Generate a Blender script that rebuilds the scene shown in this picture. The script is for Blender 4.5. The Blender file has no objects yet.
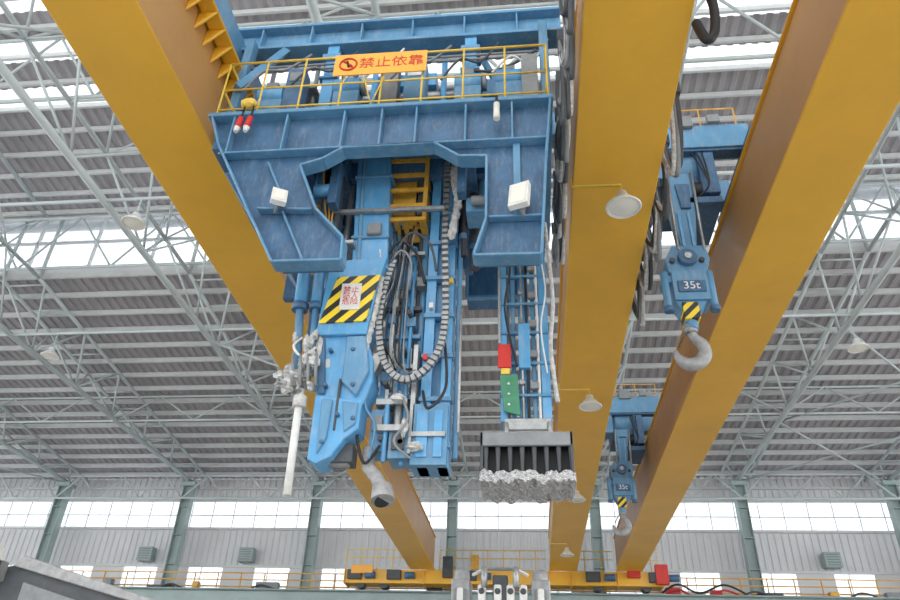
import bpy, math, random
from mathutils import Vector, Matrix
random.seed(4)
EYE=1.6
scene=bpy.context.scene
COL=scene.collection
# ---------------------------------------------------------------- materials
MATS={}
def lin(c):
    return tuple(((v/255)/12.92 if v/255<=.04045 else (((v/255)+.055)/1.055)**2.4) for v in c)+(1,)
def mat(name,rgb,rough=.5,metal=0.0,var=.15,scale=3.0,spec=.4,kind='p',bump=0,rgb2=None,emit=0,dirt=0):
    m=bpy.data.materials.new(name); m.use_nodes=True
    nt=m.node_tree; b=nt.nodes['Principled BSDF']
    b.inputs['Roughness'].default_value=rough; b.inputs['Metallic'].default_value=metal
    b.inputs['Specular IOR Level'].default_value=spec
    col=lin(rgb)
    tc=nt.nodes.new('ShaderNodeTexCoord'); n=nt.nodes.new('ShaderNodeTexNoise')
    n.inputs['Scale'].default_value=scale; n.inputs['Detail'].default_value=6; n.inputs['Roughness'].default_value=.65
    nt.links.new(tc.outputs['Object'],n.inputs['Vector'])
    r=nt.nodes.new('ShaderNodeValToRGB'); r.color_ramp.elements[0].position=.3; r.color_ramp.elements[1].position=.7
    c2=lin(rgb2) if rgb2 else tuple(v*(1-var*2) for v in col[:3])+(1,)
    r.color_ramp.elements[0].color=c2; r.color_ramp.elements[1].color=tuple(min(1,v*(1+var*.5)) for v in col[:3])+(1,)
    nt.links.new(n.outputs['Fac'],r.inputs['Fac']); outc=r.outputs['Color']
    if dirt:
        n2=nt.nodes.new('ShaderNodeTexNoise'); n2.inputs['Scale'].default_value=scale*5; n2.inputs['Detail'].default_value=8; n2.inputs['Roughness'].default_value=.75
        mp=nt.nodes.new('ShaderNodeMapping'); mp.inputs['Scale'].default_value=(1,1,.25); nt.links.new(tc.outputs['Object'],mp.inputs[0]); nt.links.new(mp.outputs[0],n2.inputs['Vector'])
        r2=nt.nodes.new('ShaderNodeValToRGB'); r2.color_ramp.elements[0].position=.5; r2.color_ramp.elements[1].position=.72
        r2.color_ramp.elements[0].color=(0,0,0,1); r2.color_ramp.elements[1].color=(dirt,dirt,dirt,1)
        nt.links.new(n2.outputs['Fac'],r2.inputs['Fac'])
        mx=nt.nodes.new('ShaderNodeMix'); mx.data_type='RGBA'; mx.inputs['B'].default_value=lin((172,176,176))
        nt.links.new(r2.outputs['Color'],mx.inputs['Factor']); nt.links.new(outc,mx.inputs['A']); outc=mx.outputs['Result']
    nt.links.new(outc,b.inputs['Base Color'])
    if bump:
        bp=nt.nodes.new('ShaderNodeBump'); bp.inputs['Strength'].default_value=bump; bp.inputs['Distance'].default_value=.05
        nt.links.new(n.outputs['Fac'],bp.inputs['Height']); nt.links.new(bp.outputs['Normal'],b.inputs['Normal'])
    if kind=='glass':
        out=nt.nodes['Material Output']; mx=nt.nodes.new('ShaderNodeMixShader'); tr=nt.nodes.new('ShaderNodeBsdfTransparent')
        tr.inputs['Color'].default_value=(.95,.98,1,1)
        mx.inputs[0].default_value=.3; nt.links.new(tr.outputs[0],mx.inputs[1]); nt.links.new(b.outputs[0],mx.inputs[2]); nt.links.new(mx.outputs[0],out.inputs[0])
    if kind=='transl':
        out=nt.nodes['Material Output']; mx=nt.nodes.new('ShaderNodeMixShader'); tr=nt.nodes.new('ShaderNodeBsdfTranslucent')
        tr.inputs['Color'].default_value=(.8,.83,.85,1)
        mx.inputs[0].default_value=.4; nt.links.new(tr.outputs[0],mx.inputs[1]); nt.links.new(b.outputs[0],mx.inputs[2]); nt.links.new(mx.outputs[0],out.inputs[0])
    MATS[name]=m; return m
def hazard(name):
    m=bpy.data.materials.new(name); m.use_nodes=True; nt=m.node_tree; b=nt.nodes['Principled BSDF']; b.inputs['Roughness'].default_value=.5
    tc=nt.nodes.new('ShaderNodeTexCoord'); sp=nt.nodes.new('ShaderNodeSeparateXYZ'); nt.links.new(tc.outputs['Object'],sp.inputs[0])
    ad=nt.nodes.new('ShaderNodeMath'); ad.operation='SUBTRACT'; nt.links.new(sp.outputs['X'],ad.inputs[0]); nt.links.new(sp.outputs['Z'],ad.inputs[1])
    mu=nt.nodes.new('ShaderNodeMath'); mu.operation='MULTIPLY'; mu.inputs[1].default_value=4.2; nt.links.new(ad.outputs[0],mu.inputs[0])
    fr=nt.nodes.new('ShaderNodeMath'); fr.operation='FRACT'; nt.links.new(mu.outputs[0],fr.inputs[0])
    gt=nt.nodes.new('ShaderNodeMath'); gt.operation='GREATER_THAN'; gt.inputs[1].default_value=.5; nt.links.new(fr.outputs[0],gt.inputs[0])
    mx=nt.nodes.new('ShaderNodeMix'); mx.data_type='RGBA'; mx.inputs['A'].default_value=lin((25,28,30)); mx.inputs['B'].default_value=lin((240,205,30))
    nt.links.new(gt.outputs[0],mx.inputs['Factor']); nt.links.new(mx.outputs['Result'],b.inputs['Base Color']); MATS[name]=m
mat('blue_frame',(84,138,176),.45,var=.14,scale=1.5,dirt=.35)
mat('blue_dark',(56,98,136),.5,var=.2,scale=3,dirt=.25)
mat('blue_bright',(84,158,210),.35,var=.12,scale=2,dirt=.45)
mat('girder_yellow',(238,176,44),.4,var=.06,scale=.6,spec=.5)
mat('girder_web_shaded',(194,142,78),.5,var=.08,scale=.6)  # girder yellow browned down: shade on the side faces put into the colour
mat('yellow',(238,198,75),.45,var=.12,scale=8)
mat('cage_yellow',(228,168,60),.5,var=.15,scale=8)
mat('orange',(248,172,58),.5,var=.05)
mat('red',(208,42,32),.5,var=.1)
mat('green',(60,135,100),.5,var=.15,scale=6)
mat('roof_sheet',(160,157,161),.7,var=.10,scale=.6)
mat('purlin',(200,203,202),.6,var=.06)
mat('truss',(182,192,192),.5,var=.08,scale=1)
mat('column',(150,168,166),.55,var=.1,scale=1)
mat('wall_sheet',(206,207,209),.7,var=.06,scale=.5)
mat('floor_mat',(176,174,170),.7,var=.1,scale=.4,bump=.05)
mat('glass',(235,240,245),.3,var=.03,kind='glass')
mat('skylight',(235,238,240),.6,var=.04,kind='transl')
mat('steel',(165,168,168),.35,metal=.6,var=.2,scale=10)
mat('foil',(222,222,222),.22,metal=.85,var=.25,scale=22,bump=1.0)
mat('grey',(128,132,134),.5,var=.15,scale=5)
mat('grey_dark',(68,72,76),.55,var=.2,scale=4)
mat('black',(28,29,31),.6,var=.2)
mat('white',(225,225,220),.5,var=.1,scale=10)
mat('wrap',(212,212,208),.45,var=.25,scale=14,bump=.8)
mat('lens',(235,232,220),.25,var=.03)
mat('chain',(150,152,152),.4,metal=.4,var=.25,scale=12)
mat('hook_grey',(162,162,162),.5,metal=.2,var=.2,scale=8)
hazard('hazard')
# ---------------------------------------------------------------- mesh builder
class B:
    def __init__(s,name,bevel=0,parent=None,loc=(0,0,0)):
        s.n=name; s.v=[]; s.f=[]; s.m=[]; s.sm=[]; s.slots=[]; s.bevel=bevel; s.parent=parent; s.loc=loc
    def mi(s,m):
        if m not in s.slots: s.slots.append(m)
        return s.slots.index(m)
    def add(s,vs,fs,m,smooth=False):
        o=len(s.v); s.v+= [tuple(v) for v in vs]; i=s.mi(m)
        for k,f in enumerate(fs):
            s.f.append([o+j for j in f]); s.m.append(i); s.sm.append(smooth if isinstance(smooth,bool) else smooth[k])
    def box(s,x0,x1,y0,y1,z0,z1,m):
        if x0>x1:x0,x1=x1,x0
        if y0>y1:y0,y1=y1,y0
        if z0>z1:z0,z1=z1,z0
        vs=[(x0,y0,z0),(x1,y0,z0),(x1,y1,z0),(x0,y1,z0),(x0,y0,z1),(x1,y0,z1),(x1,y1,z1),(x0,y1,z1)]
        s.add(vs,[(0,3,2,1),(4,5,6,7),(0,1,5,4),(1,2,6,5),(2,3,7,6),(3,0,4,7)],m)
    def bar(s,a,b,w,h,m,up=(0,0,1)):
        a=Vector(a);b=Vector(b);d=(b-a).normalized();u=Vector(up)
        if abs(d.dot(u))>.98:u=Vector((0,1,0))
        x=d.cross(u).normalized();z=x.cross(d).normalized()
        vs=[]
        for p in (a,b):
            for i,j in ((-1,-1),(1,-1),(1,1),(-1,1)): vs.append(p+x*(w/2*i)+z*(h/2*j))
        s.add(vs,[(0,3,2,1),(4,5,6,7),(0,1,5,4),(1,2,6,5),(2,3,7,6),(3,0,4,7)],m)
    def cyl(s,a,b,r,m,n=12,r2=None):
        a=Vector(a);b=Vector(b);d=(b-a).normalized();u=Vector((0,0,1)) if abs(d.z)<.95 else Vector((1,0,0))
        x=d.cross(u).normalized();y=x.cross(d).normalized(); r2=r if r2 is None else r2
        vs=[]
        for p,q in ((a,r),(b,r2)):
            for i in range(n):
                t=2*math.pi*i/n; vs.append(p+x*(q*math.cos(t))+y*(q*math.sin(t)))
        fs=[(i,(i+1)%n,n+(i+1)%n,n+i) for i in range(n)]; sm=[True]*n
        fs+=[tuple(range(n))[::-1],tuple(range(n,2*n))]; sm+=[False,False]
        s.add(vs,fs,m,sm)
    def path(s,pts,r,m,n=8,rad=None,smooth_n=0):
        P=[Vector(p) for p in pts]
        if smooth_n:
            Q=[]; R=[]
            for i in range(len(P)-1):
                p0=P[max(i-1,0)];p1=P[i];p2=P[i+1];p3=P[min(i+2,len(P)-1)]
                for k in range(smooth_n):
                    t=k/smooth_n
                    Q.append(.5*((2*p1)+(p2-p0)*t+(2*p0-5*p1+4*p2-p3)*t*t+(3*p1-p0-3*p2+p3)*t**3))
                    if rad: R.append(rad[i]*(1-t)+rad[i+1]*t)
            Q.append(P[-1]); 
            if rad: R.append(rad[-1]); rad=R
            P=Q
        vs=[];fs=[];px=None
        for i,p in enumerate(P):
            d=(P[min(i+1,len(P)-1)]-P[max(i-1,0)]).normalized()
            if px is None:
                u=Vector((0,1,0)) if abs(d.y)<.9 else Vector((1,0,0)); px=d.cross(u).normalized()
            x=(px-d*px.dot(d)).normalized(); px=x; y=d.cross(x); q=rad[i] if rad else r
            for k in range(n):
                t=2*math.pi*k/n; vs.append(p+x*(q*math.cos(t))+y*(q*math.sin(t)))
        for i in range(len(P)-1):
            for k in range(n): fs.append((i*n+k,i*n+(k+1)%n,(i+1)*n+(k+1)%n,(i+1)*n+k))
        e=len(fs); fs+=[tuple(range(n))[::-1],tuple(range((len(P)-1)*n,len(P)*n))]
        s.add(vs,fs,m,[True]*e+[False,False]); return P
    def prism(s,poly,y0,y1,m):   # polygon in XZ extruded along Y
        n=len(poly); vs=[(x,y0,z) for x,z in poly]+[(x,y1,z) for x,z in poly]
        fs=[tuple(range(n)),tuple(range(n,2*n))[::-1]]+[(i,n+i,n+(i+1)%n,(i+1)%n) for i in range(n)]
        s.add(vs,fs,m)
    def rim(s,poly,y0,y1,t,m):
        n=len(poly)
        for i in range(n):
            a=poly[i];b=poly[(i+1)%n]; ym=(y0+y1)/2
            s.bar((a[0],ym,a[1]),(b[0],ym,b[1]),abs(y1-y0),t,m,up=(-(b[1]-a[1]),0,(b[0]-a[0])))
    def lathe(s,c,prof,m,n=24):  # axis Z
        vs=[];fs=[]
        for r,z in prof:
            for k in range(n):
                t=2*math.pi*k/n; vs.append((c[0]+r*math.cos(t),c[1]+r*math.sin(t),c[2]+z))
        for i in range(len(prof)-1):
            for k in range(n): fs.append((i*n+k,i*n+(k+1)%n,(i+1)*n+(k+1)%n,(i+1)*n+k))
        s.add(vs,fs,m,True)
    def blob(s,c,r,m,k=.25,n=10):
        vs=[];fs=[]
        for i in range(n+1):
            ph=math.pi*i/n
            for j in range(n):
                th=2*math.pi*j/n; q=1+random.uniform(-k,k)
                vs.append((c[0]+r[0]*q*math.sin(ph)*math.cos(th),c[1]+r[1]*q*math.sin(ph)*math.sin(th),c[2]+r[2]*q*math.cos(ph)))
        for i in range(n):
            for j in range(n): fs.append((i*n+j,i*n+(j+1)%n,(i+1)*n+(j+1)%n,(i+1)*n+j))
        s.add(vs,fs,m,False)
    def done(s):
        me=bpy.data.meshes.new(s.n); me.from_pydata(s.v,[],s.f); 
        for m in s.slots: me.materials.append(MATS[m])
        me.polygons.foreach_set('material_index',s.m); me.polygons.foreach_set('use_smooth',s.sm); me.update()
        import bmesh
        bm=bmesh.new(); bm.from_mesh(me); bmesh.ops.recalc_face_normals(bm,faces=bm.faces); bm.to_mesh(me); bm.free()
        o=bpy.data.objects.new(s.n,me); COL.objects.link(o)
        if s.parent: o.parent=s.parent; o.location=s.loc
        else: o.location=(s.loc[0],s.loc[1],s.loc[2]+EYE)
        if s.bevel:
            b=o.modifiers.new('bevel','BEVEL'); b.width=s.bevel; b.segments=1; b.limit_method='ANGLE'; b.angle_limit=math.radians(50)
        return o
def empty(name):
    o=bpy.data.objects.new(name,None); COL.objects.link(o); o.location=(0,0,EYE); return o
def text(name,body,size,loc,m,parent,ext=.004,rot=(math.pi/2,0,0),spacing=1):
    f=bpy.data.curves.new(name,'FONT'); f.body=body; f.size=size; f.extrude=ext; f.align_x='CENTER'; f.align_y='CENTER'; f.materials.append(MATS[m]); f.space_line=spacing
    o=bpy.data.objects.new(name,f); COL.objects.link(o); o.parent=parent; o.location=loc; o.rotation_euler=rot; return o
# ---------------------------------------------------------------- hall shell
X0,X1=-52.0,42.0
FL=-EYE
b=B('floor'); b.box(X0,X1,-30,46,FL-.3,FL,'floor_mat'); b.done()
def corr(b,A,Bp,m,pitch=.42,dep=.06,off=(0,0)):
    n=int((X1-X0)/pitch); dy=Bp[0]-A[0]; dz=Bp[1]-A[1]; L=math.hypot(dy,dz); ny,nz=-dz/L,dy/L
    if nz<0: ny,nz=-ny,-nz
    pts=[]
    for i in range(n):
        x=X0+i*pitch
        pts+= [(x,0),(x+pitch*.35,0),(x+pitch*.5,dep),(x+pitch*.85,dep)]
    pts.append((X0+n*pitch,0))
    vs=[(x,A[0]+ny*d,A[1]+nz*d) for x,d in pts]+[(x,Bp[0]+ny*d,Bp[1]+nz*d) for x,d in pts]
    k=len(pts); b.add(vs,[(i,i+1,k+i+1,k+i) for i in range(k-1)],m)
def lerp(A,C,t): return (A[0]+(C[0]-A[0])*t,A[1]+(C[1]-A[1])*t)
b=B('ceiling')
E=(44.3,14.95); T=(23.5,17.05)
corr(b,E,T,'roof_sheet')
N=16
for i in range(N+1):
    y,z=lerp(E,T,i/N); b.box(X0,X1,y-.035,y+.035,z-.22,z-.01,'purlin'); b.box(X0,X1,y-.035,y+.08,z-.24,z-.215,'purlin')
ys=[24.6,17.8,17.0,15.9,15.1,14.0,13.2,12.1,11.3,9.0]
zf=lambda y:20.3+(24.6-y)*.1
for i in range(len(ys)-1):
    corr(b,(ys[i],zf(ys[i])),(ys[i+1],zf(ys[i+1])),'skylight' if i%2 else 'roof_sheet')
corr(b,(9.0,zf(9)),(-3,zf(9)-1.2),'roof_sheet')
y=24.4
while y>-2:
    z=zf(y) if y>9 else zf(9)-(9-y)*.1
    b.box(X0,X1,y-.05,y+.05,z-.22,z-.01,'purlin'); y-=1.1
b.done()
b=B('window_1'); b.box(X0,X1,23.55,23.6,17.4,20.0,'glass'); b.done()
b=B('trim_1'); b.box(X0,X1,23.5,23.7,17.0,17.4,'wall_sheet'); b.box(X0,X1,23.5,23.7,20.0,20.35,'wall_sheet')
x=X0
while x<X1: b.box(x,x+.06,23.45,23.65,17.4,20.0,'purlin'); x+=2.78
b.box(X0,X1,23.45,23.65,18.7,18.76,'purlin'); b.done()
b=B('wall_back')
def wsheet(z0,z1):
    n=int((X1-X0)/.4); pts=[]
    for i in range(n):
        x=X0+i*.4; pts+=[(x,44),(x+.16,44),(x+.2,44.06),(x+.36,44.06)]
    pts.append((X0+n*.4,44)); k=len(pts)
    b.add([(x,y,z0) for x,y in pts]+[(x,y,z1) for x,y in pts],[(i,i+1,k+i+1,k+i) for i in range(k-1)],'wall_sheet')
wsheet(FL,7.3); wsheet(9.5,11.75); wsheet(13.5,14.95)
for z in (7.3,9.5,11.75,13.5,14.3): b.box(X0,X1,43.8,44,z-.07,z+.07,'purlin')
b.done()
for k,(z0,z1,zm) in enumerate(((11.82,13.43,12.6),(7.37,9.43,8.4))):
    b=B('window_%d'%(k+2)); b.box(X0,X1,44.02,44.05,z0,z1,'glass'); b.done()
    b=B('trim_%d'%(k+2)); x=X0
    while x<X1: b.box(x,x+.05,43.93,44.01,z0,z1,'wall_sheet'); x+=1.39
    b.box(X0,X1,43.92,44.01,zm-.03,zm+.03,'wall_sheet')
    if k==1:
        x=X0
        while x<X1: b.box(x,x+2.0,43.9,44.01,z0,z1,'wall_sheet'); x+=4.17
    b.done()
XS=[12.1+8.35*k for k in range(-7,4)]
for x in XS:
    b=B('steel_column')
    for s_ in (-.28,.28): b.box(x+s_-.02,x+s_+.02,42.4,43.0,FL,14.2,'column')
    b.box(x-.28,x+.28,42.68,42.72,FL,14.2,'column')
    for i in range(9): b.box(x-.3,x+.3,42.42,42.98,i*1.7-.9,i*1.7-.86,'column')
    b.box(x-.45,x+.45,42.3,43.1,14.0,14.25,'column')
    b.bar((x,42.4,6.0),(x,38.5,5.6),.4,.9,'column')
    b.done()
for x in XS:
    b=B('roof_truss'); zb=14.35
    top=lambda y: (E[1]+(44.3-y)*(T[1]-E[1])/(44.3-23.5)-.38)
    b.cyl((x,43,zb),(x,-2,zb),.12,'truss',8)
    for s_ in (-.85,.85): b.cyl((x+s_,43.6,top(43.6)),(x+s_,23.3,top(23.3)),.08,'truss',8)
    y=43.0;k=0
    while y>24:
        yn=y-1.75
        for s_ in (-.85,.85):
            if k%2==0: b.cyl((x,y,zb),(x+s_,yn,top(yn)),.05,'truss',6)
            else: b.cyl((x+s_,y,top(y)),(x,yn,zb),.05,'truss',6)
        b.cyl((x-.85,yn,top(yn)),(x+.85,yn,top(yn)),.04,'truss',6)
        y=yn;k+=1
    for s_ in (-.85,.85):
        b.cyl((x+s_,23.3,16.7),(x+s_,-2,16.9),.08,'truss',8)
        b.cyl((x+s_,23.3,16.7),(x+s_,23.3,20.1),.08,'truss',8)
    b.cyl((x,23.3,20.05),(x,9,zf(9)-.35),.09,'truss',8); b.cyl((x,9,zf(9)-.35),(x,-2,20.3),.09,'truss',8)
    y=23.3;k=0
    while y>0:
        yn=y-2.3; zt=lambda q:(zf(q)-.33 if q>9 else zf(9)-.33-(9-q)*.1)
        for s_ in (-.85,.85):
            if k%2==0: b.cyl((x,y,zb),(x+s_,yn,16.75),.045,'truss',6)
            else: b.cyl((x+s_,y,16.75),(x,yn,zb),.045,'truss',6)
            b.cyl((x+s_,y if k%2 else yn,16.75),(x,yn if k%2 else y,zt(yn if k%2 else y)),.045,'truss',6)
        b.cyl((x-.85,yn,16.75),(x+.85,yn,16.75),.04,'truss',6)
        y=yn;k+=1
    b.done()
b=B('roof_bracing')
def ltruss(y,z0,z1,st,r=.05,rc=.07):
    b.cyl((X0,y,z0),(X1,y,z0),rc,'truss',6); b.cyl((X0,y,z1),(X1,y,z1),rc,'truss',6)
    x=12.1-7*8.35-2*st; k=0
    while x<X1-st:
        a=(x,y,z0 if k%2==0 else z1); c=(x+st,y,z1 if k%2==0 else z0); b.cyl(a,c,r,'truss',6); k+=1
        x+=st
ltruss(42.0,13.1,14.5,1.39); ltruss(22.9,16.9,19.6,2.0875); ltruss(33,14.35,15.7,2.0875,.04,.05); ltruss(14,16.8,19.8,2.0875)
for y in (24,16,8): b.cyl((X0,y,14.35),(X1,y,14.35),.06,'truss',6)
for i in range(len(XS)-1):
    if i%3==1:
        for ya,yb in ((43,34),(34,25)):
            b.cyl((XS[i],ya,14.35),(XS[i+1],yb,14.35),.05,'truss',6); b.cyl((XS[i+1],ya,14.35),(XS[i],yb,14.35),.05,'truss',6)
b.done()
def highbay(x,y,z,top,s=1.0,name='high_bay_lamp',arm=None):
    b=B(name)
    b.lathe((x,y,z),[(0.02*s,.34*s),(.10*s,.33*s),(.12*s,.2*s),(.2*s,.14*s),(.30*s,0),(.31*s,-.02*s),(.285*s,-.02*s),(.27*s,.02*s)],'white')
    b.lathe((x,y,z),[(.28*s,-.005),(.15*s,-.03*s),(.001,-.04*s)],'lens')
    b.lathe((x,y,z),[(.315*s,-.03*s),(.33*s,-.01*s),(.315*s,.01*s),(.3*s,-.01*s),(.315*s,-.03*s)],'white')
    if arm: b.path([(x,y,z+.33*s),(x,y,z+.45),(arm[0],y,z+.45),(arm[0],y,arm[1])],.022,'yellow',8)
    else: b.cyl((x,y,z+.3*s),(x,y,top),.025,'truss')
    b.done()
highbay(-19.2,24,13.3,14.35,1.1); highbay(-11.7,16,13.4,14.35,1.1); highbay(12.1,24.5,13.2,14.35,1.1)
highbay(-29.6,26,13.2,14.35,1.1); highbay(20.4,24,13.2,14.35,1.1)
# ---------------------------------------------------------------- girders
def girder(x0,x1,y0=-4,y1=37.2):
    b=B('overhead_crane_girder',.015)
    b.box(x0+.06,x0+.1,y0,y1,8.03,9.57,'girder_web_shaded'); b.box(x1-.1,x1-.06,y0,y1,8.03,9.57,'girder_web_shaded')
    b.box(x0,x1,y0,y1,8.0,8.04,'girder_yellow'); b.box(x0,x1,y0,y1,9.56,9.6,'girder_yellow')
    for y in (y0,y1-.04): b.box(x0+.06,x1-.06,y,y+.04,8.03,9.57,'girder_yellow')
    b.box((x0+x1)/2-.05,(x0+x1)/2+.05,y0,y1,9.6,9.72,'steel')
    return b
g=girder(-6.04,-4.8)
y=3.6
while y<8.2:
    g.prism([(-4.86,9.56),(-4.55,9.56),(-4.86,9.2)],y,y+.05,'girder_yellow'); y+=.32
g.box(-4.86,-4.55,3.5,8.2,9.56,9.6,'girder_yellow')
g.done()
girder(.84,2.2).done(); girder(4.05,5.33).done()
b=B('crane_end_carriage',.02)
b.box(-9.4,6.3,37.25,38.3,7.35,8.0,'girder_yellow')
for x in (-9.4,-5.4,.8,1.9,4.1,6.2): b.box(x,x+.06,37.15,38.4,7.3,8.0,'girder_yellow')
for x in (-8.6,-7.4,-1.5,3.2,5.5): b.cyl((x,37.5,7.38),(x,38.1,7.38),.24,'grey_dark',16)
for x in (-9.2,-7.2,-3.4,2.6,5.6):
    b.box(x,x+.7,37.0,37.3,7.5,7.95,'grey_dark'); b.cyl((x+.9,37.1,7.7),(x+1.4,37.1,7.7),.17,'blue_dark')
b.box(-9.0,-7.9,36.95,37.05,7.75,8.15,'orange'); b.box(5.9,6.5,36.9,37.2,7.4,8.3,'red'); b.box(-4.4,-3.9,36.95,37.2,7.6,8.6,'grey_dark')
b.box(-3.0,-2.6,37.0,37.2,8.0,8.7,'cage_yellow'); b.box(4.6,5.2,37,37.2,7.7,8.4,'red')
for z in (8.6,9.0):
    for xa,xb in ((-9.4,-6.2),(-4.6,.7),(2.3,4),(5.4,6.3)): b.cyl((xa,37.4,z),(xb,37.4,z),.03,'yellow',6)
x=-9.4
while x<6.4: b.cyl((x,37.4,8.0),(x,37.4,9.0),.03,'yellow',6); x+=.8
b.done()
b=B('crane_runway_beam',.02); y=37.8
b.box(X0,X1,y-.3,y+.3,7.0,7.05,'column'); b.box(X0,X1,y-.02,y+.02,5.6,7.0,'column'); b.box(X0,X1,y-.3,y+.3,5.55,5.6,'column'); b.box(X0,X1,y-.05,y+.05,7.05,7.12,'steel'); b.done()
b=B('runway_walkway'); yy=39.4
b.box(X0,X1,38.45,yy+.3,6.95,7.03,'column'); b.box(X0,X1,yy-.02,yy+.02,7.03,7.2,'cage_yellow')
for z in (7.5,7.85,8.2): b.cyl((X0,yy,z),(X1,yy,z),.035,'cage_yellow',6)
x=X0
while x<X1:
    b.cyl((x,yy,6.9),(x,yy,8.2),.035,'cage_yellow',6); x+=1.3
for x,w_,h_,m in ((-5.4,.8,1.0,'grey_dark'),(6.6,.7,.6,'red'),(7.5,1.0,.4,'white'),(8.8,.5,.5,'red'),(-14.5,1.2,.6,'grey'),(-18,.3,.6,'cage_yellow'),(-20.5,1.4,.4,'grey_dark'),(-23,.4,.7,'grey'),(11,1.2,.4,'grey_dark'),(14.4,.4,.5,'cage_yellow'),(17,1.2,.5,'grey')):
    b.box(x,x+w_,38.8,39.2,7.03,7.03+h_,m)
for q,m in ((0,'red'),(.25,'black')): b.path([(6.4,38.7,7.1+q),(7.2,38.7,7.5+q),(8.2,38.7,7.1+q),(9.4,38.7,7.5+q),(10.4,38.7,7.1+q)],.05,m,6,smooth_n=6)
for x in range(-30,20,5):
    if x<-10 or x>7: b.path([(x,38.7,7.1),(x+.8,38.7,7.45),(x+1.8,38.7,7.2),(x+2.9,38.7,7.1)],.05,'grey_dark',6,smooth_n=6)
b.done()
b=B('crane_runway_beam'); b.box(X0,X1,-3.6,-3.0,6.5,7.9,'column'); b.done()
for x in XS[::2]:
    b=B('steel_column'); b.box(x-.25,x+.25,-3.6,-3.1,FL,6.5,'column'); b.box(x-.4,x+.4,-3.7,-3.0,6.35,6.5,'column'); b.done()
for y,xx in ((8.9,1.58),(16.4,1.53),(23.8,1.55),(31.3,1.48)): highbay(xx,y,7.38,0,.85,arm=(.80,8.0))
# ---------------------------------------------------------------- trolley
TR=empty('crane_trolley')
b=B('portal_frame',.012,TR)
OUT=[(-4.50,7.88),(-4.28,7.3),(-3.63,6.09),(-3.14,5.2),(-2.25,5.19),(-2.27,5.55),(-2.69,6.04),(-3.01,6.82),(-2.71,6.92),(-2.45,7.11),(-1.17,7.12),(-.82,6.85),(-.45,6.83),(-.45,5.76),(-.60,5.19),(.22,5.18),(.34,6.83),(.44,7.88)]
b.prism(OUT,7.2,7.24,'blue_dark'); b.rim(OUT,7.04,7.28,.035,'blue_frame')
b.prism([(-4.2,6.95),(-3.6,6.0),(-2.75,6.0),(-3.05,6.85)],7.26,7.9,'blue_dark')
b.prism([(-3.6,6.0),(-3.1,5.25),(-2.3,5.25),(-2.35,5.5),(-2.75,6.0)],7.26,7.42,'blue_dark')
b.prism([(-4.1,6.95),(-3.4,5.95),(-3.1,5.95),(-3.2,6.85)],7.9,9.2,'blue_dark')
b.prism([(-.43,6.83),(-.43,5.76),(-.56,5.25),(.2,5.25),(.32,6.9)],7.26,7.42,'blue_dark')
for x in (-4.15,-3.35,-2.5,-1.95,-1.45,-.75,-.1): b.box(x-.015,x+.015,7.06,7.2,7.12,7.86,'blue_frame')
b.bar((-4.2,7.12,7.12),(.35,7.12,7.12),.16,.03,'blue_frame')
b.bar((-3.5,7.13,6.1),(-2.75,7.13,6.05),.12,.03,'blue_frame'); b.bar((-.42,7.13,5.8),(.27,7.13,5.8),.12,.03,'blue_frame')
b.bar((-3.5,7.14,6.95),(-3.1,7.14,6.1),.1,.03,'blue_frame'); b.bar((-.05,7.14,7.1),(-.05,7.14,5.8),.1,.03,'blue_frame')
b.bar((-3.15,7.14,6.05),(-2.75,7.14,5.22),.1,.03,'blue_frame')
for i in range(9): b.cyl((-4.3+i*.55,7.17,7.25),(-4.3+i*.55,7.2,7.25),.02,'steel',8)
b.box(-4.55,.48,7.03,10.4,7.86,7.93,'blue_frame')
for x in (-4.4,-3.2,-2.7,-.75,-.2,.3): b.box(x-.08,x+.08,7.25,10.2,7.4,7.86,'blue_dark')
for y in (8.2,9.3): b.box(-4.4,.3,y-.06,y+.06,7.5,7.86,'blue_dark')
b.box(-4.2,-3.1,10.2,10.35,6.7,7.86,'blue_dark'); b.box(-.95,-.05,10.0,10.35,6.45,7.86,'blue_dark'); b.box(-3.1,.25,10.2,10.35,7.3,7.86,'blue_dark')
b.rim([(-.95,6.47),(-.05,6.47),(-.05,7.86),(-.95,7.86)],9.95,10.05,.05,'blue_frame')
b.box(-2.75,-2.62,7.6,7.8,6.6,7.9,'blue_dark'); b.box(-2.75,-2.62,8.7,8.9,6.3,7.9,'blue_dark'); b.box(-.9,-.78,7.6,7.8,6.7,7.9,'blue_dark'); b.box(-.9,-.78,8.9,9.1,6.3,7.9,'blue_dark')
b.box(-2.75,-.78,9.1,9.2,6.9,7.9,'grey_dark')
for x,y_,r,z0,m in ((-2.95,8.2,.10,6.2,'black'),(-2.72,8.0,.07,5.9,'grey_dark'),(-2.85,8.5,.08,5.7,'blue_frame'),(-2.62,8.3,.05,5.5,'steel'),(-.72,8.5,.08,6.0,'grey_dark'),(-.58,8.3,.06,6.3,'blue_frame'),(-.85,8.2,.045,6.0,'black'),(-3.05,7.95,.05,6.3,'blue_bright')):
    b.cyl((x,y_,7.9),(x+.02,y_,z0),r,m); b.cyl((x,y_,z0+.4),(x,y_,z0+.3),r*1.35,'blue_dark')
b.box(-3.0,-2.7,7.85,8.3,6.35,6.5,'blue_frame'); b.cyl((-2.98,7.7,6.9),(-2.72,7.7,6.9),.1,'blue_bright',14)
b.box(-.78,-.5,7.8,8.2,6.5,6.75,'blue_frame'); b.cyl((-.7,7.7,6.6),(-.5,7.7,6.6),.07,'grey',14)
for k in range(5): b.path([(-2.98+.07*k,7.9,7.8),(-2.9+.05*k,7.8,7.1),(-2.8+.02*k,7.85,6.5),(-2.7,7.9,6.0)],.016,'black' if k%2 else 'cage_yellow',6,smooth_n=6)
for z in (5.9,6.2,6.5,6.8): b.box(-3.1,-2.95,7.9,8.4,z,z+.03,'cage_yellow')
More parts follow.
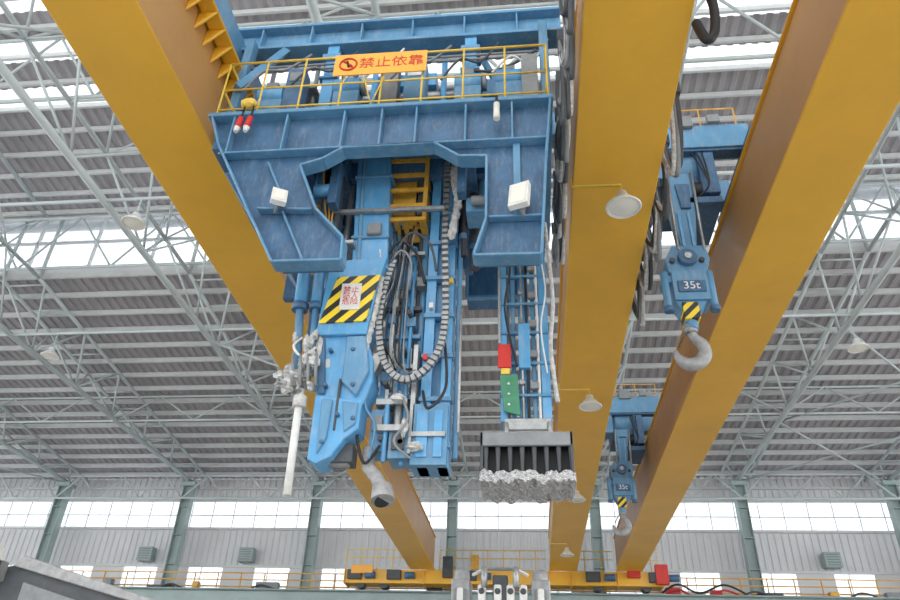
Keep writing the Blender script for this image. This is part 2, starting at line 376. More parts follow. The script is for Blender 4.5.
b.box(-3.12,-3.08,7.9,7.95,5.8,7.0,'cage_yellow')
# upper frame
b.box(-5.0,.75,7.8,8.2,10.35,10.42,'blue_frame'); b.box(-5.0,.75,7.8,8.2,10.9,10.97,'blue_frame'); b.box(-5.0,.75,7.98,8.02,10.4,10.92,'blue_frame')
for x in (-4.5,-3.6,-2.7,-1.8,-.9,0): b.box(x-.015,x+.015,7.82,7.98,10.42,10.9,'blue_frame')
b.box(-5.0,.75,10.2,10.6,10.35,10.97,'blue_frame')
for x in (-5.3,.9): b.box(x,x+.5,6.6,11,9.95,10.6,'blue_frame'); b.cyl((x+.1,7.2,9.95),(x+.4,7.2,9.95),.23,'grey_dark',18); b.cyl((x+.1,10.4,9.95),(x+.4,10.4,9.95),.23,'grey_dark',18)
for x in (-3.15,-.78): 
    b.box(x-.1,x+.1,7.85,8.1,7.93,10.35,'blue_bright'); b.box(x-.16,x+.16,7.8,8.15,9.95,10.1,'blue_frame'); b.box(x-.16,x+.16,7.8,8.15,9.5,9.55,'blue_frame')
for x in (-4.55,.42): b.box(x-.07,x+.07,7.6,7.8,7.93,10.35,'blue_frame')
b.bar((-4.5,7.5,9.0),(-4.0,7.9,10.4),.12,.12,'blue_frame'); b.bar((-3.5,8.3,8.5),(-2.8,8.3,10.3),.12,.12,'blue_frame')
b.bar((.1,8.3,8.5),(-.6,8.3,10.3),.1,.1,'blue_frame')
# equipment packed on the deck
b.box(-2.7,-1.1,8.8,9.4,8.5,10.2,'blue_dark'); b.cyl((-4.0,9,9.9),(-3.2,9,9.9),.35,'blue_frame',18); b.cyl((-.6,9,9.9),(.2,9,9.9),.35,'blue_frame',18)
b.cyl((-2.9,8.4,9.55),(-1.0,8.4,9.55),.10,'steel',14); b.box(-2.5,-1.4,8.3,8.6,9.75,10.05,'blue_bright'); b.box(-2.5,-1.4,8.3,8.6,9.3,9.36,'grey')
for x in (-4.3,-3.9,-3.5): b.cyl((x,8.2,9.2),(x,8.2,10.3),.04,'grey')
b.box(-4.3,-3.4,8.0,8.4,9.5,9.56,'grey'); b.box(-.6,.2,8.2,8.5,9.3,9.7,'blue_frame')
for x in (-2.45,-2.05,-1.65,-1.25): b.cyl((x,8.2,7.93),(x,8.2,10.3),.05,'blue_bright')
for x,z in ((-4.2,9.0),(-2.95,9.1),(-1.0,9.05),(-.35,9.1)):
    b.cyl((x,7.75,z),(x+.42,7.75,z),.17,'blue_bright',18); b.cyl((x+.42,7.75,z),(x+.5,7.75,z),.12,'grey',14); b.box(x+.1,x+.3,7.65,7.85,z+.15,z+.27,'grey'); b.box(x,x+.42,7.65,7.85,7.93,z-.1,'blue_frame')
b.box(-2.2,-1.9,7.6,7.8,7.93,9.55,'grey'); b.box(-1.8,-1.45,7.6,7.85,7.93,9.45,'blue_frame'); b.box(-1.75,-1.5,7.58,7.6,9.15,9.4,'white'); b.box(-3.75,-3.45,7.6,7.85,7.93,9.5,'blue_dark'); b.box(-3.7,-3.5,7.58,7.6,9.2,9.4,'grey')
b.box(.05,.3,7.5,7.7,7.93,9.4,'grey')
for i in range(6):
    x=-4.4+i*.8
    b.path([(x,7.5,8.9+.1*(i%2)),(x+.3,7.45,9.3),(x+.6,7.6,9.5-.1*(i%3)),(x+.9,7.8,10.1)],.022,('grey','grey_dark','white')[i%3],6,smooth_n=6)
for z in (9.62,9.72): b.cyl((-4.5,7.72,z),(.4,7.72,z),.022,'grey',8)
b.path([(.3,7.6,9.6),(-.3,7.7,9.3),(-.9,7.9,9.6)],.03,'grey_dark',6,smooth_n=6)
b.done()
b=B('deck_railing',0,TR)
for z in (8.12,8.55,9.15): b.cyl((-4.5,7.16,z),(.42,7.16,z),.015 if z!=9.15 else .02,'yellow',8)
x=-4.5
while x<.45: b.cyl((x,7.16,7.93),(x,7.16,9.15),.016,'yellow',8); x+=.615
for xx in (-4.5,.42):
    for z in (8.55,9.15): b.cyl((xx,7.16,z),(xx,10.3,z),.02,'yellow',8)
    for y in (8.2,9.2,10.3): b.cyl((xx,y,7.93),(xx,y,9.15),.02,'yellow',8)
b.path([(-2.3,7.12,8.6),(-2.15,7.12,8.0),(-2.0,7.12,8.6)],.015,'yellow',6); b.done()
b=B('beacons',0,TR)
for x in (-4.0,-3.86):
    b.cyl((x,7.0,7.98),(x-.01,7.0,7.72),.012,'black'); b.cyl((x-.01,7.0,7.75),(x-.03,7.0,7.55),.04,'red',12,.05); b.cyl((x-.03,7.0,7.55),(x-.04,7.0,7.47),.05,'white',12,.03)
b.blob((-3.95,7.0,8.04),(.13,.08,.08),'yellow',.1)
b.cyl((-.31,7.0,7.9),(-.31,7.0,7.75),.02,'black'); b.cyl((-.31,7.0,7.75),(-.31,7.0,7.45),.045,'lens',12); b.done()
SG=empty('warning_sign')
b=B('panel',0,SG); b.box(-2.78,-1.36,7.07,7.09,8.63,9.09,'orange')
pts=[(-2.56+.13*math.cos(t*math.pi/12),7.06,8.86+.13*math.sin(t*math.pi/12)) for t in range(25)]
b.path(pts,.014,'red',6); b.cyl((-2.65,7.06,8.945),(-2.47,7.06,8.775),.014,'red',6)
b.cyl((-2.58,7.06,8.92),(-2.55,7.06,8.80),.02,'black',6); b.cyl((-2.55,7.06,8.86),(-2.50,7.06,8.82),.012,'black',6); b.done()
text('lettering','禁止依靠',.25,(-1.90,7.066,8.86),'red',SG,.002)
def flood(x,y,z,w,h,rz,rx):
    b=B('floodlight',.01); 
    b.box(-w/2,w/2,-.03,.06,-h/2,h/2,'white'); b.box(-w/2+.03,w/2-.03,-.04,-.028,-h/2+.03,h/2-.03,'lens')
    for i in range(5): b.box(-w/2+.04,w/2-.04,.06,.1,-h/2+.06+i*h/6,-h/2+.075+i*h/6,'grey')
    b.box(-.02,.02,.08,.2,-h/2,h/2+.12,'grey')
    o=b.done(); o.location=(x,y,z+EYE); o.rotation_euler=(rx,0,rz)
flood(-3.15,6.92,6.15,.2,.26,.5,-.25); flood(-.03,6.92,6.0,.26,.42,-.35,-.2)
# ---------------------------------------------------------------- left manipulator arm
AR=empty('telescopic_manipulator_arm')
b=B('arm_body',.012,AR)
b.prism([(-2.50,7.85),(-1.99,7.85),(-1.87,5.7),(-2.38,5.7)],8.0,8.4,'blue_bright')
b.prism([(-2.42,7.8),(-2.36,7.8),(-2.26,5.85),(-2.32,5.85)],7.97,8.0,'blue_frame')
b.prism([(-2.66,5.8),(-1.87,5.85),(-1.97,5.35),(-2.05,4.62),(-2.72,4.62)],7.92,8.45,'blue_bright')
b.prism([(-2.69,4.66),(-2.07,4.66),(-1.95,4.3),(-1.92,3.99),(-2.02,3.65),(-2.62,3.73)],8.0,8.4,'blue_bright')
b.prism([(-2.62,3.78),(-2.02,3.7),(-2.03,3.33),(-2.19,3.20),(-2.33,2.98),(-2.50,2.89),(-2.61,2.95)],7.96,8.34,'blue_bright')
b.prism([(-2.30,4.6),(-2.05,4.6),(-1.97,4.1),(-2.1,3.75),(-2.3,3.95)],7.93,8.0,'blue_frame')
b.prism([(-2.52,3.72),(-2.38,3.7),(-2.40,3.2),(-2.50,3.0)],7.92,7.97,'blue_frame')
b.prism([(-2.26,3.68),(-2.06,3.66),(-2.07,3.38),(-2.2,3.28)],7.93,7.97,'blue_frame')
b.prism([(-2.68,4.6),(-2.6,4.6),(-2.5,3.8),(-2.6,3.8)],7.96,8.0,'blue_dark')
for z in (7.4,6.7,6.25): b.box(-2.52+(7.9-z)*.05,-1.93+(7.9-z)*.03,7.96,8.44,z-.03,z+.03,'blue_frame')
b.box(-2.75,-2.35,7.85,8.5,6.05,6.12,'steel'); b.box(-2.75,-1.1,7.9,7.98,6.66,6.72,'steel')
b.box(-2.2,-2.0,7.9,8.0,6.25,6.45,'grey')
for x,z in ((-2.5,4.4),(-2.2,4.4),(-2.5,3.9),(-2.15,3.9),(-2.3,3.5),(-2.45,3.15),(-2.1,3.45)):
    b.cyl((x,7.9,z),(x,8.0,z),.028,'blue_dark',12)
b.box(-2.34,-2.31,7.94,8.01,3.3,4.0,'grey_dark'); b.box(-2.64,-2.3,8.1,8.3,3.9,4.0,'grey')
b.box(-2.48,-2.10,8.1,8.35,2.96,3.2,'grey_dark'); b.cyl((-2.2,8.2,3.3),(-2.2,8.2,2.95),.06,'steel'); b.cyl((-2.4,8.2,3.0),(-2.15,8.2,2.98),.07,'grey',12)
b.prism([(-2.1,4.3),(-1.86,4.5),(-1.84,4.35),(-2.0,4.0)],8.1,8.3,'steel')
b.done()
b=B('hazard_plate',0,AR); b.prism([(-2.52,5.50),(-1.93,5.52),(-1.98,5.3),(-2.07,4.80),(-2.69,4.78)],7.885,7.915,'hazard')
b.box(-2.44,-2.17,7.87,7.884,4.97,5.38,'white'); b.done()
text('notice_text','禁止\n站人\n危险',.11,(-2.305,7.867,5.18),'red',AR,.001,spacing=.85)
b=B('side_cylinders',0,AR)
for xa,xb,r in ((-3.04,-2.93,.07),(-2.82,-2.74,.06)):
    b.cyl((xa-.05,8.0,7.0),(xa+.02,8.0,5.1),r*1.3,'blue_bright'); b.cyl((xa+.02,8.0,5.1),(xb,8.0,4.15),r*.8,'blue_frame')
    b.cyl((xa+.02,8.0,5.15),(xa+.02,8.0,5.05),r*1.6,'blue_dark')
b.cyl((-2.93,8.1,6.9),(-2.83,8.1,4.2),.05,'blue_dark'); b.cyl((-2.68,8.05,5.8),(-2.66,8.05,4.3),.03,'steel')
b.cyl((-2.81,7.95,3.85),(-2.78,7.95,2.51),.048,'white',14); b.cyl((-2.80,7.95,3.75),(-2.80,7.95,3.6),.085,'wrap',14)
b.bar((-3.0,8.0,4.1),(-2.5,8.05,4.25),.1,.12,'steel')
b.path([(-2.9,7.95,4.6),(-2.98,7.9,4.45),(-2.85,7.9,4.3),(-2.7,7.95,4.45)],.018,'white',6,smooth_n=8)
b.done()
b=B('plastic_wrap',0,AR)
for i in range(34): b.blob((random.uniform(-3.08,-2.66),random.uniform(7.85,8.15),random.uniform(3.85,4.3)),(random.uniform(.03,.10),.08,random.uniform(.03,.10)),'wrap' if i%4 else 'hook_grey',.4,6)
for i in range(12): b.blob((random.uniform(-3.0,-2.68),random.uniform(7.88,8.0),random.uniform(4.2,4.65)),(.04,.05,.07),'wrap',.4,6)
b.blob((-3.14,8,4.08),(.08,.06,.05),'wrap',.3,7); b.blob((-2.66,8,4.45),(.05,.06,.2),'wrap',.3,7)
for i in range(4): b.cyl((-2.95+.1*i,7.85,4.3),(-2.9+.1*i,7.85,3.85),.02,'grey')
b.done()
# ---------------------------------------------------------------- central mast
MA=empty('hydraulic_mast')
b=B('mast_columns',.01,MA)
b.box(-1.35,-1.22,8.3,8.62,2.96,7.85,'blue_bright'); b.box(-1.10,-.97,8.3,8.62,2.96,7.85,'blue_bright'); b.box(-1.24,-1.08,8.42,8.5,3.0,7.85,'blue_frame')
z=3.2
while z<7.6: b.box(-1.37,-.95,8.26,8.4,z,z+.06,'blue_frame'); z+=.62
b.box(-1.42,-.98,8.2,8.66,2.96,3.75,'blue_frame'); b.box(-1.36,-1.22,8.17,8.2,3.05,3.65,'blue_bright'); b.box(-1.14,-1.04,8.17,8.2,3.05,3.65,'blue_bright')
b.box(-1.42,-1.0,8.14,8.2,3.3,3.36,'steel'); b.cyl((-.9,8.4,3.1),(-.9,8.4,6.5),.035,'blue_frame'); b.cyl((-.86,8.3,3.4),(-.86,8.3,5.2),.02,'steel')
for x,r,m,z0,z1 in ((-1.88,.06,'blue_bright',3.4,7.0),(-1.74,.04,'steel',3.6,6.6),(-1.62,.07,'blue_bright',3.2,6.4),(-1.50,.035,'grey_dark',3.4,7.5),(-1.43,.05,'blue_frame',3.2,7.8),(-1.80,.025,'white',3.6,5.6),(-1.55,.025,'blue_bright',3.0,6.0),(-1.68,.02,'blue_bright',3.9,6.2)):
    b.cyl((x,8.5-(r<.03)*.15,z0),(x,8.5-(r<.03)*.15,z1),r,m)
for z,m in ((3.9,'blue_frame'),(4.35,'steel'),(4.8,'blue_frame'),(5.25,'grey_dark'),(5.75,'blue_frame'),(6.2,'steel')):
    b.box(-1.98,-1.42,8.38,8.66,z,z+.06,m)
for x,z in ((-1.9,4.12),(-1.65,4.2),(-1.88,5.0),(-1.6,4.95),(-1.75,5.4),(-1.5,5.6)): b.box(x,x+.12,8.3,8.45,z,z+.14,'grey' if z>5 else 'blue_frame')
b.box(-1.80,-1.58,8.3,8.4,5.55,6.0,'blue_frame'); b.cyl((-1.69,8.28,5.78),(-1.69,8.4,5.78),.14,'blue_bright',18)
b.box(-1.95,-1.72,8.25,8.6,3.15,3.7,'blue_frame'); b.box(-1.7,-1.45,8.22,8.6,3.05,3.45,'blue_frame'); b.box(-1.9,-1.5,8.2,8.5,3.75,3.83,'steel')
b.box(-1.92,-1.8,8.2,8.25,3.4,3.6,'grey'); b.box(-1.66,-1.5,8.18,8.22,3.15,3.35,'grey_dark')
b.cyl((-1.62,8.3,3.9),(-1.62,8.3,3.1),.05,'steel'); b.cyl((-1.75,8.22,3.75),(-1.75,8.22,3.0),.03,'blue_bright'); b.box(-1.85,-1.55,8.15,8.3,3.38,3.46,'steel')
b.box(-1.46,-1.40,8.2,8.5,3.1,4.6,'steel')
for x,z in ((-1.8,4.05),(-1.6,4.55),(-1.85,4.6),(-1.55,5.1),(-1.8,3.3),(-1.55,3.25)):
    b.cyl((x,8.18,z),(x,8.45,z),.035,'grey_dark',12)
for x,z,m in ((-1.34,4.4,'red'),(-1.04,5.6,'yellow'),(-1.3,5.2,'white')): b.box(x,x+.06,8.24,8.3,z,z+.08,m)
b.path([(-1.95,8.3,3.2),(-1.93,8.25,2.95),(-1.80,8.2,2.80),(-1.70,8.15,2.62)],.08,'hook_grey',12); b.cyl((-1.72,8.17,2.68),(-1.69,8.12,2.50),.12,'hook_grey',16,.14); b.cyl((-1.69,8.119,2.499),(-1.688,8.117,2.495),.10,'black',16)
b.done()
b=B('service_cage',0,MA)
for x in (-2.02,-1.42):
    for y in (8.1,8.6): b.box(x-.03,x+.03,y-.03,y+.03,6.62,7.85,'cage_yellow')
for z in (6.64,6.9,7.2,7.5,7.8):
    for y in (8.1,8.6): b.box(-2.02,-1.42,y-.02,y+.02,z-.03,z+.03,'cage_yellow')
    for x in (-2.02,-1.42): b.box(x-.02,x+.02,8.1,8.6,z-.03,z+.03,'cage_yellow')
for i in range(5): b.box(-2.0+i*.125,-1.93+i*.125,8.1,8.6,6.62,6.65,'cage_yellow')
b.box(-1.95,-1.6,8.3,8.58,6.9,7.6,'cage_yellow'); b.box(-1.55,-1.47,8.2,8.5,6.8,7.6,'grey_dark'); b.done()
b=B('drag_chain',.004,MA)
cp=[(-1.11,8.12,7.75),(-1.10,8.12,6.3),(-1.05,8.1,4.85),(-1.20,8.08,4.26),(-1.52,8.08,4.02),(-1.80,8.08,4.26),(-1.92,8.08,4.8),(-1.90,8.08,5.4),(-1.80,8.1,5.9)]
tmp=B('t'); pts=tmp.path(cp,.05,'grey',6,smooth_n=30)
last=pts[0]
for p in pts[1:]:
    if (p-last).length>=.065:
        d=(p-last).normalized(); mid=(p+last)/2
        b.bar(mid-d*.028,mid+d*.028,.09,.085,'chain' ,up=(0,1,0)); b.bar(last-d*.02,last+d*.02,.075,.06,'grey_dark',up=(0,1,0)); last=p
b.done()
b=B('wrapped_hoses',0,MA)
def hose(pts,r,m='wrap',k=.25):
    b.path(pts,r,m,8,smooth_n=10)
    tmp=B('t'); P_=tmp.path(pts,r,m,6,smooth_n=6)
    for p in P_: b.blob(p,(r*1.3,r*1.3,r*1.9),m,k,7)
hose([(-.95,8.1,7.8),(-1.0,8.05,7.4),(-.93,8.05,6.9),(-1.0,8.05,6.3)],.045)
hose([(-2.02,8.05,6.2),(-1.95,8.0,5.4),(-2.02,8.0,4.7),(-2.12,8.0,4.1)],.035)
for i in range(7):
    x=-1.9+i*.065
    b.path([(x,8.2,6.4+.1*(i%3)),(x+.12-.03*i,8.1,5.6+.1*i),(x-.05,8.05,4.9-.1*i),(x+.1,8.15,4.2)],.011+.003*(i%2),'black' if i%3 else 'grey',6,smooth_n=8)
b.path([(-1.95,8.15,5.9),(-1.75,8.0,6.15),(-1.5,8.05,6.0),(-1.35,8.1,5.5)],.02,'black',6,smooth_n=8)
b.path([(-1.9,8.1,5.8),(-1.7,8.0,6.0),(-1.55,8.05,5.8),(-1.6,8.1,5.3)],.018,'grey',6,smooth_n=8)
b.path([(-1.92,8.1,5.7),(-1.6,7.95,6.25),(-1.3,8.0,6.1),(-1.2,8.1,5.7)],.018,'grey_dark',6,smooth_n=8)
b.path([(-1.3,8.15,3.9),(-1.2,8.0,3.6),(-1.0,8.05,3.9),(-1.05,8.2,4.6)],.02,'black',6,smooth_n=8)
b.path([(-2.0,8.2,3.9),(-2.08,8.1,3.4),(-1.95,8.1,2.95),(-1.8,8.2,3.2)],.02,'black',6,smooth_n=8)
b.path([(-1.6,8.15,3.9),(-1.45,8.05,3.5),(-1.6,8.05,3.2),(-1.4,8.1,3.0)],.018,'grey',6,smooth_n=8)
b.path([(-1.95,8.15,4.2),(-2.0,8.05,3.7),(-1.85,8.05,3.4),(-1.9,8.1,3.0)],.018,'blue_frame',6,smooth_n=8)
b.blob((-1.6,8.1,3.78),(.10,.08,.05),'wrap',.3,7); b.blob((-1.35,8.1,3.15),(.10,.08,.05),'wrap',.3,7); b.blob((-1.5,8.1,3.4),(.05,.05,.12),'wrap',.3,7)
b.done()
# ---------------------------------------------------------------- right tong
TG=empty('gripping_tong')
b=B('tong_columns',.01,TG)
b.box(-.35,-.22,8.8,9.1,3.75,7.8,'blue_bright'); b.box(-.20,-.14,8.85,9.0,3.8,7.8,'blue_frame')
b.box(.2,.32,8.8,9.1,3.75,7.8,'blue_bright'); b.box(.08,.14,8.85,9.0,3.8,7.8,'blue_frame')
b.box(-.1,.05,8.95,9.1,3.7,7.8,'blue_bright')
for x,m in ((-.05,'steel'),(.02,'black'),(.17,'white'),(-.24,'grey_dark')): b.cyl((x,8.80,3.7),(x,8.80,7.6),.018,m,8)
z=4.1
while z<7.4: b.box(-.36,.33,8.77,8.84,z,z+.04,'blue_frame'); b.cyl((-.06,8.74,z+.2),(-.06,8.84,z+.2),.04,'steel',10); b.box(.05,.16,8.74,8.82,z+.1,z+.2,'grey' ); z+=.48
b.box(-.10,.06,8.72,8.8,4.5,5.2,'blue_bright'); b.box(-.38,-.34,8.75,8.9,4.9,6.4,'steel')
b.path([(.34,8.75,7.0),(.40,8.7,5.6),(.34,8.7,4.8),(.4,8.75,4.0)],.03,'wrap',8,smooth_n=8)
b.path([(-.3,8.72,7.0),(-.2,8.68,6.1),(-.28,8.68,5.4),(-.12,8.7,4.5)],.018,'black',6,smooth_n=8)
b.path([(.24,8.7,6.4),(.3,8.66,5.7),(.22,8.68,5.1),(.28,8.7,4.4)],.014,'white',6,smooth_n=8)
b.box(-.38,-.2,8.7,8.74,4.50,4.86,'red'); b.box(-.34,-.22,8.7,8.74,4.40,4.49,'yellow'); b.prism([(-.36,4.38),(-.12,4.40),(-.09,3.80),(-.30,3.86),(-.33,4.1)],8.7,8.74,'green')
for z in (3.95,4.1,4.25): b.cyl((-.24,8.68,z),(-.24,8.7,z),.018,'white',8)
b.box(-.3,.3,8.75,9.15,3.62,3.78,'steel'); b.prism([(-.25,3.65),(.25,3.65),(.33,3.45),(-.33,3.45)],8.8,9.1,'white')
for x in (-.28,.28): b.cyl((x,8.7,3.7),(x,8.7,3.45),.035,'steel')
b.done()
b=B('clamp_jaw',.008,TG)
b.box(-.6,.55,8.55,9.3,3.40,3.50,'grey'); b.box(-.6,.55,8.52,8.57,3.32,3.5,'grey')
for i in range(8):
    x=-.56+i*.15; b.prism([(x,3.34),(x+.06,3.34),(x+.05,3.0),(x+.012,3.0)],8.56,9.26,'grey_dark')
b.box(-.58,.53,8.72,8.8,3.0,3.4,'black'); b.box(-.6,-.56,8.52,9.3,2.95,3.5,'grey_dark'); b.box(.51,.55,8.52,9.3,2.95,3.5,'grey_dark')
b.done()
b=B('foil_lump',0,TG); nx,ny=40,14
vs=[];fs=[]
for sgn in (0,1):
    for i in range(nx+1):
        for j in range(ny+1):
            e_=.05*math.sin(i*.9)+.03*math.sin(i*.37+1)
            vs.append((-.6+1.16*i/nx,8.5+.8*j/ny,((2.86+e_*.3) if sgn==0 else 2.98+e_*.4)+random.uniform(-.025,.025)))
N1=(nx+1)*(ny+1)
for i in range(nx):
    for j in range(ny):
        a=i*(ny+1)+j; fs.append((a,a+1,a+ny+2,a+ny+1)); fs.append((N1+a,N1+a+ny+1,N1+a+ny+2,N1+a+1))
for i in range(nx): a=i*(ny+1); c=a+ny+1; fs.append((a,c,N1+c,N1+a)); a+=ny;c+=ny; fs.append((a,N1+a,N1+c,c))
for j in range(ny): fs.append((j,N1+j,N1+j+1,j+1)); a=nx*(ny+1)+j; fs.append((a,a+1,N1+a+1,N1+a))
b.add(vs,fs,'foil'); b.done()
# ---------------------------------------------------------------- hook trolleys
def hooktrolley(dx,dy,drop):
    R_=empty('hook_hoist_trolley'); R_.location=(dx,dy,EYE)
    b=B('hoist_frame',.012,R_)
    b.box(2.3,4.7,10.9,11.3,10.5,11.1,'blue_frame'); b.box(2.3,4.7,12.6,13,10.5,11.1,'blue_frame')
    for x in (1.3,4.5): b.box(x,x+.35,10.4,13.3,9.97,10.5,'blue_dark'); b.cyl((x+.05,10.8,9.97),(x+.3,10.8,9.97),.22,'grey_dark',16); b.cyl((x+.05,12.9,9.97),(x+.3,12.9,9.97),.22,'grey_dark',16)
    b.box(1.3,4.85,10.95,11.2,10.45,10.6,'blue_dark')
    b.box(2.9,3.9,11.2,12.6,9.7,10.8,'blue_dark'); b.box(3.6,3.93,11.0,11.3,9.4,10.6,'blue_dark'); b.cyl((3.0,11.6,10.3),(3.9,11.6,10.3),.5,'blue_frame',20)
    b.box(3.3,3.93,11.0,12.4,9.15,9.3,'blue_dark'); b.box(2.5,2.9,11.0,11.6,9.8,10.5,'blue_frame'); b.cyl((3.3,11.2,9.6),(3.9,11.2,9.6),.18,'black',14)
    b.box(3.2,3.6,10.8,10.9,11.0,11.3,'grey'); b.box(3.9,4.15,10.8,10.9,11.1,11.3,'grey')
    b.cyl((2.5,10.95,11.6),(4.5,10.95,11.6),.018,'cage_yellow',6)
    for x in (2.5,3.1,3.8,4.5): b.cyl((x,10.95,11.1),(x,10.95,11.6),.018,'cage_yellow',6)
    for q in range(3): b.path([(3.5+.1*q,10.95,10.4),(3.6+.05*q,10.85,9.9),(3.7,10.9,9.5),(3.5,11,9.3)],.02,'black',6,smooth_n=6)
    D=drop
    b.prism([(2.98,9.9),(3.44,9.9),(3.40,9.0+D),(3.28,8.1+D),(3.0,8.1+D),(2.94,9.0+D)],11.0,11.3,'blue_frame')
    b.prism([(3.07,9.6),(3.34,9.6),(3.30,9.0+D),(3.12,9.0+D)],10.95,11.0,'blue_dark')
    b.box(3.02,3.08,10.96,11.0,8.1+D,8.9+D,'blue_bright'); b.box(3.2,3.26,10.96,11.0,8.1+D,8.9+D,'blue_bright')
    for x in (2.96,3.42): b.cyl((x,10.95,9.9),(x-.03,10.95,8.0+D),.03,'steel',8)
    b.prism([(2.82,8.1+D),(3.40,8.1+D),(3.46,7.8+D),(3.36,7.5+D),(2.70,7.5+D),(2.66,7.8+D)],10.95,11.35,'blue_frame')
    b.cyl((3.05,10.85,7.8+D),(3.05,11.4,7.8+D),.17,'blue_dark',20); b.cyl((3.05,10.82,7.8+D),(3.05,10.88,7.8+D),.07,'steel',16)
    for x in (2.78,3.3): b.cyl((x,10.88,7.75+D),(x,10.96,7.75+D),.05,'grey_dark',12)
    b.box(2.72,3.34,10.9,11.4,6.9+D,7.52+D,'blue_frame'); b.box(2.80,3.28,10.87,10.9,7.05+D,7.29+D,'blue_dark')
    b.box(2.56,3.44,10.95,11.3,7.3+D,7.45+D,'blue_frame')
    for x in (2.60,3.38): b.cyl((x,10.95,7.5+D),(x,10.95,6.75+D),.07,'blue_frame',12); b.cyl((x,10.95,6.78+D),(x,10.95,6.68+D),.09,'blue_dark',12)
    b.prism([(2.7,6.95+D),(3.3,6.95+D),(3.15,6.7+D),(2.82,6.7+D)],10.95,11.3,'blue_frame')
    b.box(2.83,3.1,10.9,11.2,6.52+D,6.85+D,'hazard'); b.cyl((2.95,11.05,6.52+D),(2.95,11.05,6.36+D),.12,'blue_frame',16)
    b.done()
    text('capacity_label','35t',.22,(3.03,10.866,7.17+D),'white',R_,.001)
    b=B('crane_hook',0,R_)
    pts=[(2.93,11.05,6.42),(2.93,11.05,6.32),(2.98,11.05,6.20),(3.08,11.05,6.08),(3.10,11.05,5.90),(2.98,11.05,5.74),(2.80,11.05,5.71),(2.66,11.05,5.82),(2.62,11.05,5.98)]
    pts=[(x,y,z+D) for x,y,z in pts]
    b.path(pts,.08,'hook_grey',12,rad=[.07,.07,.08,.10,.115,.12,.11,.075,.025],smooth_n=8)
    b.path([(2.95,11.0,6.35+D),(2.8,11.0,6.25+D),(2.68,11.0,6.02+D)],.018,'grey_dark',6)
    b.cyl((2.93,11.05,6.45+D),(2.93,11.05,6.3+D),.11,'hook_grey',14); b.done()
hooktrolley(-.1,0,0); hooktrolley(.05,13,.65)
# ---------------------------------------------------------------- festoon cables
def festoon(x,y0,y1,n,zt,zb):
    b=B('festoon_cable')
    st=(y1-y0)/n
    for q in range(4):
        pts=[]
        for i in range(n):
            y=y0+i*st; dzb=random.uniform(-.15,.3); xo=x+random.uniform(-.06,.06)
            pts+=[(xo,y,zt),(xo+.03,y+st*.22,(zt+zb)/2),(xo,y+st*.5,zb+dzb),(xo-.03,y+st*.78,(zt+zb)/2)]
        pts.append((x,y1,zt)); b.path(pts,.04,('grey','wrap','grey_dark','grey_dark')[q],8,smooth_n=5)
    for i in range(n+1): b.box(x-.08,x+.12,y0+i*st-.06,y0+i*st+.06,zt-.05,zt+.15,'grey_dark')
    b.bar((x+.05,y0-.3,zt+.2),(x+.05,y1+.3,zt+.2),.08,.1,'grey_dark')
    b.done()
festoon(.64,4.5,11.0,9,8.6,7.45); festoon(2.38,8.0,13.5,5,8.9,7.75)
b=B('suspended_hose'); b.path([(2.32,6.0,9.4),(2.42,6.0,8.8),(2.48,5.95,8.2),(2.4,5.9,7.6),(2.28,5.9,7.45),(2.24,6.0,7.9)],.06,'black',10,smooth_n=8); b.done()
# ---------------------------------------------------------------- ground machines
b=B('pot_shell_machine',.02)
b.prism([(-10.5,FL),(-10.5,2.3),(-8.95,2.55),(-8.6,2.62),(-5.9,1.9),(-5.7,FL)],12,15.5,'grey_dark')
b.prism([(-8.75,2.55),(-8.6,2.72),(-5.85,1.98),(-5.85,1.86)],11.9,12.0,'hook_grey'); b.box(-9.9,-8.9,11.6,12.0,2.3,2.62,'hook_grey')
b.prism([(-8.5,2.3),(-6.3,1.72),(-6.3,.2),(-8.5,.2)],11.93,12.0,'grey'); b.cyl((-9.4,11.8,2.6),(-9.4,11.8,2.85),.08,'blue_bright'); b.path([(-9.6,11.8,2.5),(-9.3,11.8,2.95),(-9.0,11.8,2.6)],.03,'black',6,smooth_n=6)
b.box(-9.2,-9.05,11.7,11.8,1.9,2.7,'blue_bright'); b.box(-9.0,-8.9,11.6,11.8,2.3,2.8,'white')
b.done()
b=B('gantry_robot',.02)
for xa,xb in ((-1.28,-.98),(-.02,.28)):
    b.box(xa,xb,12,12.5,FL,2.45,'hook_grey'); b.cyl(((xa+xb)/2,12.2,2.4),((xa+xb)/2,12.2,2.62),.14,'hook_grey',18,.12); b.box(xa+.05,xb-.05,11.95,12,1.0,2.3,'grey')
    b.box(xa+.1,xb-.1,11.9,11.95,2.1,2.3,'white')
b.box(-.98,-.02,12.1,12.5,1.2,2.15,'hook_grey')
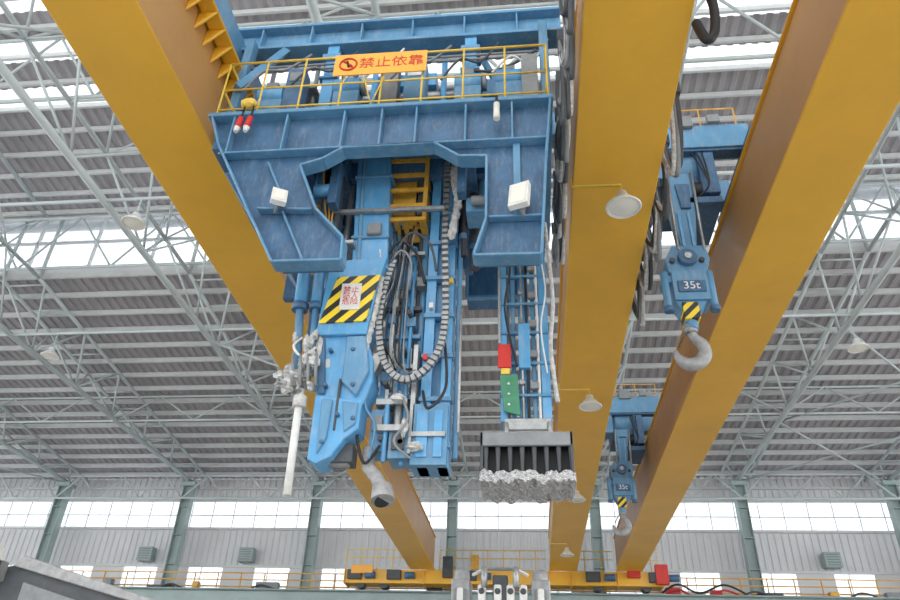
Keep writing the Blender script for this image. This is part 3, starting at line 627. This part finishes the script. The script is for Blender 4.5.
for x in (-.85,-.6,-.4,-.2): b.box(x,x+.12,11.9,12.2,1.9,2.35,'white'); b.cyl((x+.06,11.88,2.25),(x+.06,11.95,2.25),.05,'grey_dark',10)
b.box(-.62,-.38,11.95,12.2,2.0,2.5,'grey_dark'); b.cyl((-.9,11.9,2.05),(-.1,11.9,2.05),.04,'steel')
b.bar((-.95,12,2.5),(-.75,12,2.6),.05,.05,'white'); b.bar((-.75,12,2.6),(-.25,12,2.6),.05,.05,'grey'); b.bar((-.25,12,2.6),(-.05,12,2.5),.05,.05,'white'); b.cyl((-.75,11.9,2.3),(-.75,11.9,2.62),.05,'steel'); b.cyl((-.25,11.9,2.3),(-.25,11.9,2.62),.05,'steel')
b.box(-1.5,.5,11.9,12.6,FL,FL+.4,'grey_dark')
b.done()
for x in (-24,-17.6,16.2):
    b=B('ventilation_box',.02); b.box(x,x+.9,43.3,43.85,9.7,10.5,'column')
    for i in range(5): b.box(x+.1,x+.8,43.27,43.3,9.78+.14*i,9.84+.14*i,'grey')
    b.done()
# ---------------------------------------------------------------- world, camera
w=bpy.data.worlds.new('World'); scene.world=w; w.use_nodes=True
bg=w.node_tree.nodes['Background']; bg.inputs[0].default_value=(.96,.98,1,1); bg.inputs[1].default_value=3.2
scene.view_settings.view_transform='Standard'; scene.view_settings.gamma=1.12
yaw=math.radians(7); p=math.radians(32.6); rl=math.radians(2.2)
h=Vector((-math.sin(yaw),math.cos(yaw),0)); r0=Vector((math.cos(yaw),math.sin(yaw),0)); Z=Vector((0,0,1))
F=h*math.cos(p)+Z*math.sin(p); U0=-h*math.sin(p)+Z*math.cos(p)
R=r0*math.cos(rl)+U0*math.sin(rl); U=-r0*math.sin(rl)+U0*math.cos(rl)
cd=bpy.data.cameras.new('camera'); cd.lens=28.8; cd.sensor_width=36; cd.clip_end=300
co=bpy.data.objects.new('camera',cd); COL.objects.link(co)
M=Matrix((R,U,-F)).transposed().to_4x4(); M.translation=(0,0,EYE); co.matrix_world=M
scene.camera=co
